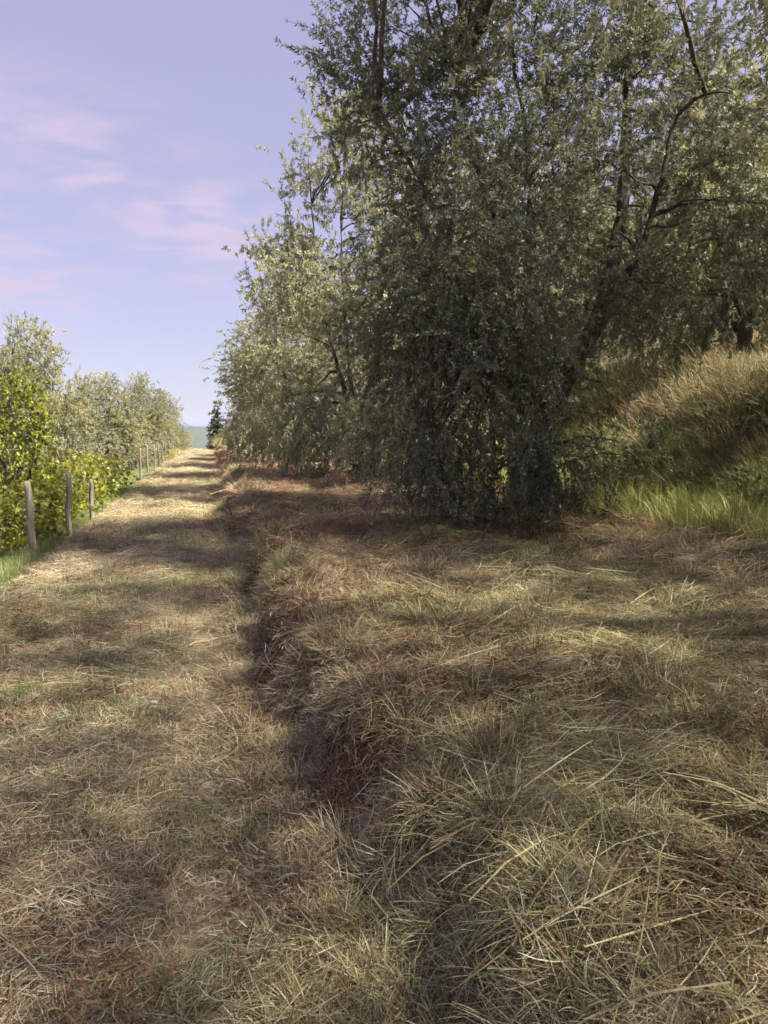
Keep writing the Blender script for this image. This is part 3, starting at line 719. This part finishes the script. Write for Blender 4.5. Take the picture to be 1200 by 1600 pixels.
def hay(rng, n, rad, ln, wd, h, pal, pref=None, pitch=.16, K=4, bend=.25):
    r = rad * np.sqrt(rng.uniform(0, 1, n)); a = rng.uniform(0, 2 * math.pi, n)
    th = rng.uniform(0, 2 * math.pi, n) if pref is None else rng.normal(0, pref, n)
    L = rng.uniform(*ln, n); ph = rng.normal(.03, pitch, n)
    d = np.stack([np.cos(th) * np.cos(ph), np.sin(th) * np.cos(ph), np.sin(ph)], -1)
    s = np.linspace(-.5, .5, K)
    sd = unit(np.stack([-d[:, 1], d[:, 0], rng.normal(0, .5, n)], -1))
    C = np.stack([r * np.cos(a), r * np.sin(a), rng.uniform(.002, h, n)], -1)
    P = C[:, None] + d[:, None] * (s[None] * L[:, None])[..., None]
    P += sd[:, None] * (rng.normal(0, bend, n)[:, None] * L[:, None] * (s[None] ** 2))[..., None]
    P[..., 2] -= rng.uniform(-.15, .5, n)[:, None] * L[:, None] * s[None] ** 2
    P[..., 2] = np.maximum(P[..., 2], -.012)
    W = rng.uniform(*wd, n)[:, None] * np.array([.7, 1, .9, .35])[None, :K]
    V, f = ribbons(P, W, sd)
    return V, f, pal[rng.integers(0, len(pal), n)] * rng.uniform(.75, 1.2, (n, 1)), K * 2
def tuft(rng, n, r0, ln, wd, lean, curve, pal, K=5, pal_tip=None):
    r = r0 * np.sqrt(rng.uniform(0, 1, n)); a = rng.uniform(0, 2 * math.pi, n)
    th = a + rng.normal(0, .8, n); L = rng.uniform(*ln, n)
    ang = np.clip(rng.normal(lean, .22, n), 0, 1.5); cv = rng.uniform(.2, 1.0, n) * curve
    P = np.zeros((n, K, 3)); P[:, 0] = np.stack([r * np.cos(a), r * np.sin(a), -.01 + 0 * a], -1)
    for k in range(1, K):
        q_ = ang + cv * (k / (K - 1)) ** 1.5
        st = L / (K - 1)
        P[:, k] = P[:, k - 1] + st[:, None] * np.stack([np.sin(q_) * np.cos(th), np.sin(q_) * np.sin(th), np.cos(q_)], -1)
    P[..., 2] = np.maximum(P[..., 2], -.012)
    sd = unit(np.stack([-np.sin(th), np.cos(th), rng.normal(0, .35, n)], -1) + rng.normal(0, .3, (n, 3)))
    W = rng.uniform(*wd, n)[:, None] * np.array([.8, 1, .9, .6, .12])[None, :K]
    V, f = ribbons(P, W, sd)
    return V, f, pal[rng.integers(0, len(pal), n)] * rng.uniform(.75, 1.2, (n, 1)), K * 2
rng = np.random.default_rng(77)
c_hay = src_collection('hay_litter')
for k in range(6): add_src(c_hay, *hay(rng, 290, .24, (.025, .105), (.0015, .0036), .028, STRAW, pitch=.2, bend=.4))
c_long = src_collection('hay_long')
for k in range(5): add_src(c_long, *hay(rng, 60, .22, (.12, .40), (.0018, .0048), .06, STRAW, pref=.38 if k < 3 else 1.0, pitch=.12, bend=.12))
c_brown = src_collection('hay_brown')
for k in range(4): add_src(c_brown, *hay(rng, 150, .22, (.025, .10), (.003, .008), .035, BROWN, pitch=.4, bend=.8))
c_dtuft = src_collection('dry_tuft')
for k in range(6): add_src(c_dtuft, *tuft(rng, 80, .06, (.05, .19), (.0018, .0048), .65, 1.1, np.concatenate([STRAW, STRAW, GREEN[3:]])))
c_gstub = src_collection('green_stubble')
for k in range(4): add_src(c_gstub, *tuft(rng, 45, .09, (.03, .11), (.002, .005), .55, .7, GREEN))
c_dstub = src_collection('dry_stubble')
for k in range(4): add_src(c_dstub, *tuft(rng, 60, .11, (.025, .09), (.0018, .004), .5, .6, np.concatenate([STRAW, GREEN[3:], BROWN[:2]])))
c_tall = src_collection('tall_grass')
for k in range(5): add_src(c_tall, *tuft(rng, 80, .10, (.22, .55), (.003, .0075), .28, 1.1, np.concatenate([GREEN, GREEN[3:], STRAW[2:3]])))
c_hill = src_collection('hill_grass')
for k in range(5): add_src(c_hill, *tuft(rng, 80, .16, (.2, .6), (.004, .009), .42, 1.2, np.concatenate([STRAW, BROWN[:4], GREEN[1:4]])))
c_weed = src_collection('broad_grass')
for k in range(3): add_src(c_weed, *tuft(rng, 36, .03, (.07, .18), (.0035, .007), .75, 1.3, np.concatenate([GREEN[3:], STRAW[4:6], GREEN[:2]])))

def scatter(name, coll, x, y, scl, tint, label, rngs, dz=0.0, follow=0.8, cat='grass', rz=None):
    n = len(x)
    z = H(x, y) + dz
    nm = normal_at(x, y); nm = unit(nm * follow + np.array([0, 0, 1.0]) * (1 - follow))
    th = rngs.uniform(0, 2 * math.pi, n) if rz is None else rz
    ux = unit(np.cross(np.cross(nm, np.stack([np.cos(th), np.sin(th), 0 * th], -1)), nm)); uy = np.cross(nm, ux)
    M = np.stack([ux, uy, nm], -1)
    ry = np.arcsin(np.clip(-M[:, 2, 0], -1, 1)); rx = np.arctan2(M[:, 2, 1], M[:, 2, 2]); rzz = np.arctan2(M[:, 1, 0], M[:, 0, 0])
    me = bpy.data.meshes.new(name)
    me.vertices.add(n); me.vertices.foreach_set('co', np.stack([x, y, z], -1).astype(np.float32).ravel())
    for nm_, tp, arr, key in (('rot', 'FLOAT_VECTOR', np.stack([rx, ry, rzz], -1), 'vector'), ('scl', 'FLOAT', scl, 'value'),
                              ('idx', 'INT', rngs.integers(0, len(coll.objects), n), 'value')):
        a = me.attributes.new(nm_, tp, 'POINT')
        a.data.foreach_set(key, np.asarray(arr, np.int32 if tp == 'INT' else np.float32).ravel())
    a = me.attributes.new('tint', 'FLOAT_COLOR', 'POINT')
    cc = np.ones((n, 4), np.float32); cc[:, :3] = tint; a.data.foreach_set('color', cc.ravel())
    me.update()
    o = obj(name, me, label=label, cat=cat, kind='stuff')
    ng = bpy.data.node_groups.new(name, 'GeometryNodeTree')
    ng.interface.new_socket('Geometry', in_out='INPUT', socket_type='NodeSocketGeometry')
    ng.interface.new_socket('Geometry', in_out='OUTPUT', socket_type='NodeSocketGeometry')
    gi, go = ng.nodes.new('NodeGroupInput'), ng.nodes.new('NodeGroupOutput')
    ci = ng.nodes.new('GeometryNodeCollectionInfo'); ci.inputs[0].default_value = coll
    ci.inputs['Separate Children'].default_value = True; ci.inputs['Reset Children'].default_value = True
    ip = ng.nodes.new('GeometryNodeInstanceOnPoints'); ip.inputs['Pick Instance'].default_value = True
    def na(nm_, tp):
        q_ = ng.nodes.new('GeometryNodeInputNamedAttribute'); q_.data_type = tp; q_.inputs['Name'].default_value = nm_
        return q_.outputs['Attribute']
    lk = ng.links.new
    lk(gi.outputs[0], ip.inputs['Points']); lk(ci.outputs[0], ip.inputs['Instance'])
    lk(na('idx', 'INT'), ip.inputs['Instance Index']); lk(na('rot', 'FLOAT_VECTOR'), ip.inputs['Rotation'])
    lk(na('scl', 'FLOAT'), ip.inputs['Scale']); lk(ip.outputs[0], go.inputs[0])
    md = o.modifiers.new('scatter', 'NODES'); md.node_group = ng
    return o
rs = np.random.default_rng(99)
def spread(x0, x1, y0, y1, dens, far=4.0, maxd=None):
    """points with density falling off with distance from the viewpoint; scale grows to cover"""
    n = int((x1 - x0) * (y1 - y0) * dens)
    x = rs.uniform(x0, x1, n); y = rs.uniform(y0, y1, n)
    d = np.hypot(x, y)
    keep = rs.uniform(0, 1, n) < np.clip((far / np.maximum(d, .5)) ** 1.2, 0.0, 1)
    keep &= (y > 0.85 * np.abs(x) - 2.6)
    keep &= rs.uniform(0, 1, n) < np.clip((normal_at(x, y)[:, 2] - .45) / .38, .5, 1)
    return x[keep], y[keep], d[keep]
def sc_of(d, far, rng_lo=.8, rng_hi=1.25): return rs.uniform(rng_lo, rng_hi, len(d)) * np.clip((d / far) ** .42, 1, 2.6)
def patch(x, y, s, seed): return fbm(x * s, y * s, seed, 3)
def tints(x, y, base, amp=.17):
    t = np.tile(np.array(base, float), (len(x), 1))
    t *= (1 + 2.2 * amp * patch(x, y, .9, 5))[:, None] * rs.uniform(1 - amp, 1 + amp, (len(x), 1))
    g = np.clip(patch(x, y, .7, 15) * 1.8, 0, .35)[:, None]      # greener patches
    return t * (1 - g) + g * t * np.array([.72, .95, .62])

# path: mown hay
x, y, d = spread(-2.6, .55, .3, 70, 36, 4.2)
scatter('mown_hay', c_hay, x, y, sc_of(d, 4.2), tints(x, y, (1.04, .99, .90)), 'mown straw lying over the whole track', rs, follow=1, cat='hay')
x, y, d = spread(-2.4, .5, .3, 40, 6, 4.2)
scatter('long_straw', c_long, x, y, sc_of(d, 4.2, .6, 1.0), tints(x, y, (1.05, 1.0, .85)), 'longer loose straws scattered on the track', rs, follow=1, cat='hay')
x, y, d = spread(-2.6, .5, .3, 30, 40, 4.0); k = patch(x, y, .8, 25) + .25 * patch(x, y, 3, 26) > -.02 + .25 * sstep(5, 14, d)
x, y, d = x[k], y[k], d[k]
scatter('green_stubble', c_gstub, x, y, sc_of(d, 4.0, .7, 1.2), tints(x, y, (.95, 1, 1)), 'short green regrowth in patches on the track', rs, cat='grass')
x, y, d = spread(-2.3, .5, .3, 24, 22, 4.0); k = patch(x, y, 1.0, 85) + .3 * patch(x, y, 4, 86) > .12; x, y, d = x[k], y[k], d[k]
scatter('path_thatch', c_brown, x, y, sc_of(d, 4.0, .6, 1.0), tints(x, y, (1, .92, .88)), 'brown withered scraps in patches on the track', rs, follow=1, cat='thatch')
x, y, d = spread(-2.5, .5, .3, 24, 34, 4.0)
scatter('dry_stubble', c_dstub, x, y, sc_of(d, 4.0, .7, 1.3), tints(x, y, (1, 1, .95)), 'short cut stubble rooted in the track', rs, cat='stubble')
# bank and terrace
x, y, d = spread(.15, 6.2, .3, 50, 34, 4.2)
red = sstep(4.5, 8, y)[:, None]
tt = tints(x, y, (.92, .86, .76)) * (1 - red) + red * tints(x, y, (1.12, .82, .74))
scatter('terrace_hay', c_hay, x, y, sc_of(d, 4.2), tt, 'cut dry grass covering the low terrace', rs, follow=1, cat='hay')
x, y, d = spread(.4, 6.0, .3, 22, 14, 4.0); k = patch(x, y, .9, 35) > -.12; x, y, d = x[k], y[k], d[k]
scatter('long_dry_straw', c_long, x, y, sc_of(d, 4.0, .7, 1.25), tints(x, y, (.98, .90, .76)), 'long pale straws lying in sheaves on the terrace', rs, follow=1, cat='hay', rz=rs.normal(-.35, .7, len(x)))
x, y, d = spread(.2, 6.0, .3, 24, 26, 4.0); k = patch(x, y, .8, 45) > .08; x, y, d = x[k], y[k], d[k]
scatter('brown_thatch', c_brown, x, y, sc_of(d, 4.0), tints(x, y, (.9, .8, .78)), 'dark brown withered thatch in patches on the terrace', rs, follow=1, cat='thatch')
x, y, d = spread(.1, 5.6, .3, 26, 30, 4.0)
k = (patch(x, y, 1.2, 55) > .0) | ((x < 1.3) & (rs.uniform(0, 1, len(x)) < .75)); x, y, d = x[k], y[k], d[k]
scatter('dry_tufts', c_dtuft, x, y, sc_of(d, 4.0, .6, 1.15), tints(x, y, (.95, .90, .78)), 'tufts of dry standing grass along the bank edge and terrace', rs, follow=.7)
x, y, d = spread(.3, 5.4, .3, 12, 3.0, 4.0)
scatter('broad_grass', c_weed, x, y, sc_of(d, 4.0, .6, 1.1), tints(x, y, (1, 1, .95)), 'broad-bladed pale green grass clumps among the straw', rs, follow=.6)
x, y, d = spread(.6, 6, .3, 20, 7, 4.0); k = patch(x, y, .6, 65) > .02; x, y, d = x[k], y[k], d[k]
scatter('terrace_regrowth', c_gstub, x, y, sc_of(d, 4.0, .8, 1.4), tints(x, y, (.9, 1, 1)), 'short green regrowth among the terrace straw', rs)
x, y, d = spread(.2, 5.6, .3, 24, 30, 4.0)
scatter('terrace_stubble', c_dstub, x, y, sc_of(d, 4.0, .8, 1.5), tints(x, y, (1, .93, .86)), 'short cut stubble rooted in the terrace', rs, cat='stubble')
# clumps and hanging straw on the broken face of the little bank
n1 = 2600
y = .6 + 24 * rs.uniform(0, 1, n1) ** 1.5; x = bank_foot(y) + rs.normal(.16, .16, n1); d = np.hypot(x, y)
k = patch(x, y, 1.6, 105) > -.16; x, y, d = x[k], y[k], d[k]
scatter('bank_tufts', c_dtuft, x, y, sc_of(d, 4.0, .55, 1.0), tints(x, y, (.92, .88, .82)), 'dry tufts clinging to the broken face of the low bank', rs, follow=.75)
n1 = 1500
y = .6 + 20 * rs.uniform(0, 1, n1) ** 1.5; x = bank_foot(y) + rs.normal(.10, .12, n1); d = np.hypot(x, y)
scatter('bank_thatch', c_brown, x, y, sc_of(d, 4.0, .5, .9), tints(x, y, (.75, .68, .66)), 'dark withered thatch on the face of the low bank', rs, follow=1, cat='thatch')
# clods of earth fallen from the bank face: too many and too small to pick apart
rc = np.random.default_rng(61); Vs, Fs, o_ = [], [], 0
ico = np.array([[0, 0, 1], [.9, 0, .4], [.28, .85, .4], [-.72, .53, .4], [-.72, -.53, .4], [.28, -.85, .4], [.72, .53, -.4], [-.28, .85, -.4], [-.9, 0, -.4], [-.28, -.85, -.4], [.72, -.53, -.4], [0, 0, -1]])
icf = np.array([[0, 1, 2], [0, 2, 3], [0, 3, 4], [0, 4, 5], [0, 5, 1], [1, 6, 2], [2, 7, 3], [3, 8, 4], [4, 9, 5], [5, 10, 1], [6, 7, 2], [7, 8, 3], [8, 9, 4], [9, 10, 5], [10, 6, 1], [11, 7, 6], [11, 8, 7], [11, 9, 8], [11, 10, 9], [11, 6, 10]])
for k in range(900):
    yy = .8 + 16 * rc.uniform() ** 1.4; xx = float(bank_foot(np.array(yy))) + rc.normal(.05, .12); r_ = rc.uniform(.006, .03) * rc.uniform(.5, 1)
    Vs.append(ico * rc.uniform(.7, 1.3, (12, 1)) * r_ * np.array([1.2, 1, .75]) + np.array([xx, yy, float(H(xx, yy)) + r_ * .3])); Fs.append(icf + o_); o_ += 12
obj('clods', mesh_np('clods', np.concatenate(Vs), np.concatenate(Fs), [M_SOIL], smooth=False), label='crumbled earth clods along the foot of the low bank', cat='earth', kind='stuff')
# a few pale stones lying on the track
m_, n_, l_ = newmat('pale_stone')
o_n, b_n = n_.new('ShaderNodeOutputMaterial'), n_.new('ShaderNodeBsdfPrincipled')
l_.new(mix(n_, l_, noise(n_, l_, n_.new('ShaderNodeTexCoord').outputs['Object'], 40, 5), (.50, .46, .38), (.30, .27, .22)), b_n.inputs['Base Color'])
b_n.inputs['Roughness'].default_value = .9; l_.new(b_n.outputs[0], o_n.inputs[0])
for k, (x_, y_, r_) in enumerate([(-.93, 2.42, .018), (-1.05, 3.35, .020), (-.35, 4.6, .022), (-1.45, 5.2, .025), (-.7, 6.6, .024)]):
    V_ = ico * rc.uniform(.75, 1.2, (12, 1)) * r_ * np.array([1.3, 1.0, .7])
    obj('stone', mesh_np('stone', V_, icf, [m_]), loc=(x_, y_, float(H(x_, y_)) + .022), label='small pale stone lying in the straw of the track', cat='stone', group='pale stones on the track')
# leafy ground cover on the big bank
c_bush = src_collection('ground_cover')
for k in range(4):
    n_ = 150; dd = unit(rng.normal(size=(n_, 3))); dd[:, 2] = np.abs(dd[:, 2])
    P_ = dd * rng.uniform(.4, 1, (n_, 1)) * np.array([.28, .28, .34]); L_ = rng.uniform(.025, .06, n_)
    V_, f_, kk = leaves(P_, dd + rng.normal(0, .5, (n_, 3)), np.array([0, 0, 1.]) + rng.normal(0, .4, (n_, 3)), L_, L_ * .6, T_OVAL)
    add_src(c_bush, V_, f_, np.array([[.11, .16, .05], [.17, .21, .08], [.08, .12, .04], [.24, .25, .11]])[rng.integers(0, 4, n_)], kk)
x, y, d = spread(4.6, 11, 3, 24, 20, 12.0); k = (x > hill_foot(y) + .1) & (patch(x, y, .7, 115) + .5 * sstep(2.2, .6, x - hill_foot(y)) > .30); x, y, d = x[k], y[k], d[k]
scatter('ground_cover', c_bush, x, y, sc_of(d, 12, .6, 1.5), tints(x, y, (1, 1, 1)), 'leafy weeds and brambles in patches on the grassy bank', rs, follow=.3, cat='weeds', dz=.05)
# tall grass at the foot of the big bank and under the olives
x, y, d = spread(3.8, 7.4, 3, 30, 60, 9.0); k = (x > hill_foot(y) - .65 + .6 * patch(x, y, .8, 75)) & (x < hill_foot(y) + 1.1); x, y, d = x[k], y[k], d[k]
scatter('tall_grass', c_tall, x, y, sc_of(d, 9, .5, 1.0), tints(x, y, (1.35, 1.30, 1.0)), 'tall green grass along the foot of the grassy bank', rs, follow=.3)
x, y, d = spread(5.6, 14, 2, 40, 34, 10.0); k = x > hill_foot(y) + .4; x, y, d = x[k], y[k], d[k]
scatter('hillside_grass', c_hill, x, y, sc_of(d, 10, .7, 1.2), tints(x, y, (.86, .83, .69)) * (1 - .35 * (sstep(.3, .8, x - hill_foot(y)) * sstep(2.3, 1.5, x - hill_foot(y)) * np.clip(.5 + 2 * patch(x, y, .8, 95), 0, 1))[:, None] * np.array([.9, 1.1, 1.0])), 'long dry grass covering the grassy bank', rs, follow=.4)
x, y, d = spread(.9, 6, 46, 85, 14, 30.0); k = x > hill_foot(y) - .3; x, y, d = x[k], y[k], d[k]
scatter('crest_grass', c_hill, x, y, sc_of(d, 30, 1, 1.6), tints(x, y, (1.0, 1.05, .7)), 'yellow-green grass on the bank by the crest', rs, follow=.4)
# left verge
n0 = 5200
y = 3 + 67 * rs.uniform(0, 1, n0) ** 1.6; x = -2.0 - np.abs(rs.normal(.25, .45, n0)) - .2
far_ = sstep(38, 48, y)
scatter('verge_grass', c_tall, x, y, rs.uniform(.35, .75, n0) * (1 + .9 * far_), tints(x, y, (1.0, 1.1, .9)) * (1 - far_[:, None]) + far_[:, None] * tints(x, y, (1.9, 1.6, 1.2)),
        'green and yellow grass along the left verge by the posts', rs, follow=.3)
x = rs.uniform(-9, -2.4, 5000); y = 5 + 35 * rs.uniform(0, 1, 5000)
k = y > -x * 1.3; x, y = x[k], y[k]
scatter('vineyard_grass', c_gstub, x, y, rs.uniform(1.2, 2.2, len(x)), tints(x, y, (1.1, 1.1, .9)), 'short grass between the vine rows', rs)

# ------------------------------------------------------------------ air
def haze_box(x0, x1, y0, y1, z0, z1):
    v = [(x, y, z) for z in (z0, z1) for y in (y0, y1) for x in (x0, x1)]
    f = np.array([[0, 2, 3, 1], [4, 5, 7, 6], [0, 1, 5, 4], [2, 6, 7, 3], [0, 4, 6, 2], [1, 3, 7, 5]])
    m, n, l = newmat('haze_air')
    out = n.new('ShaderNodeOutputMaterial'); vol = n.new('ShaderNodeVolumePrincipled')
    vol.inputs['Color'].default_value = (0.62, 0.74, 1.0, 1); vol.inputs['Density'].default_value = 0.0001
    l.new(vol.outputs[0], out.inputs['Volume'])
    o = obj('haze', mesh_np('haze', np.array(v, float), f, [m]), label='thin bluish air over the far valley and hills', cat='haze', kind='stuff')
    o.display_type = 'BOUNDS'
haze_box(-4100, 3100, -60, 5200, -75, 75)
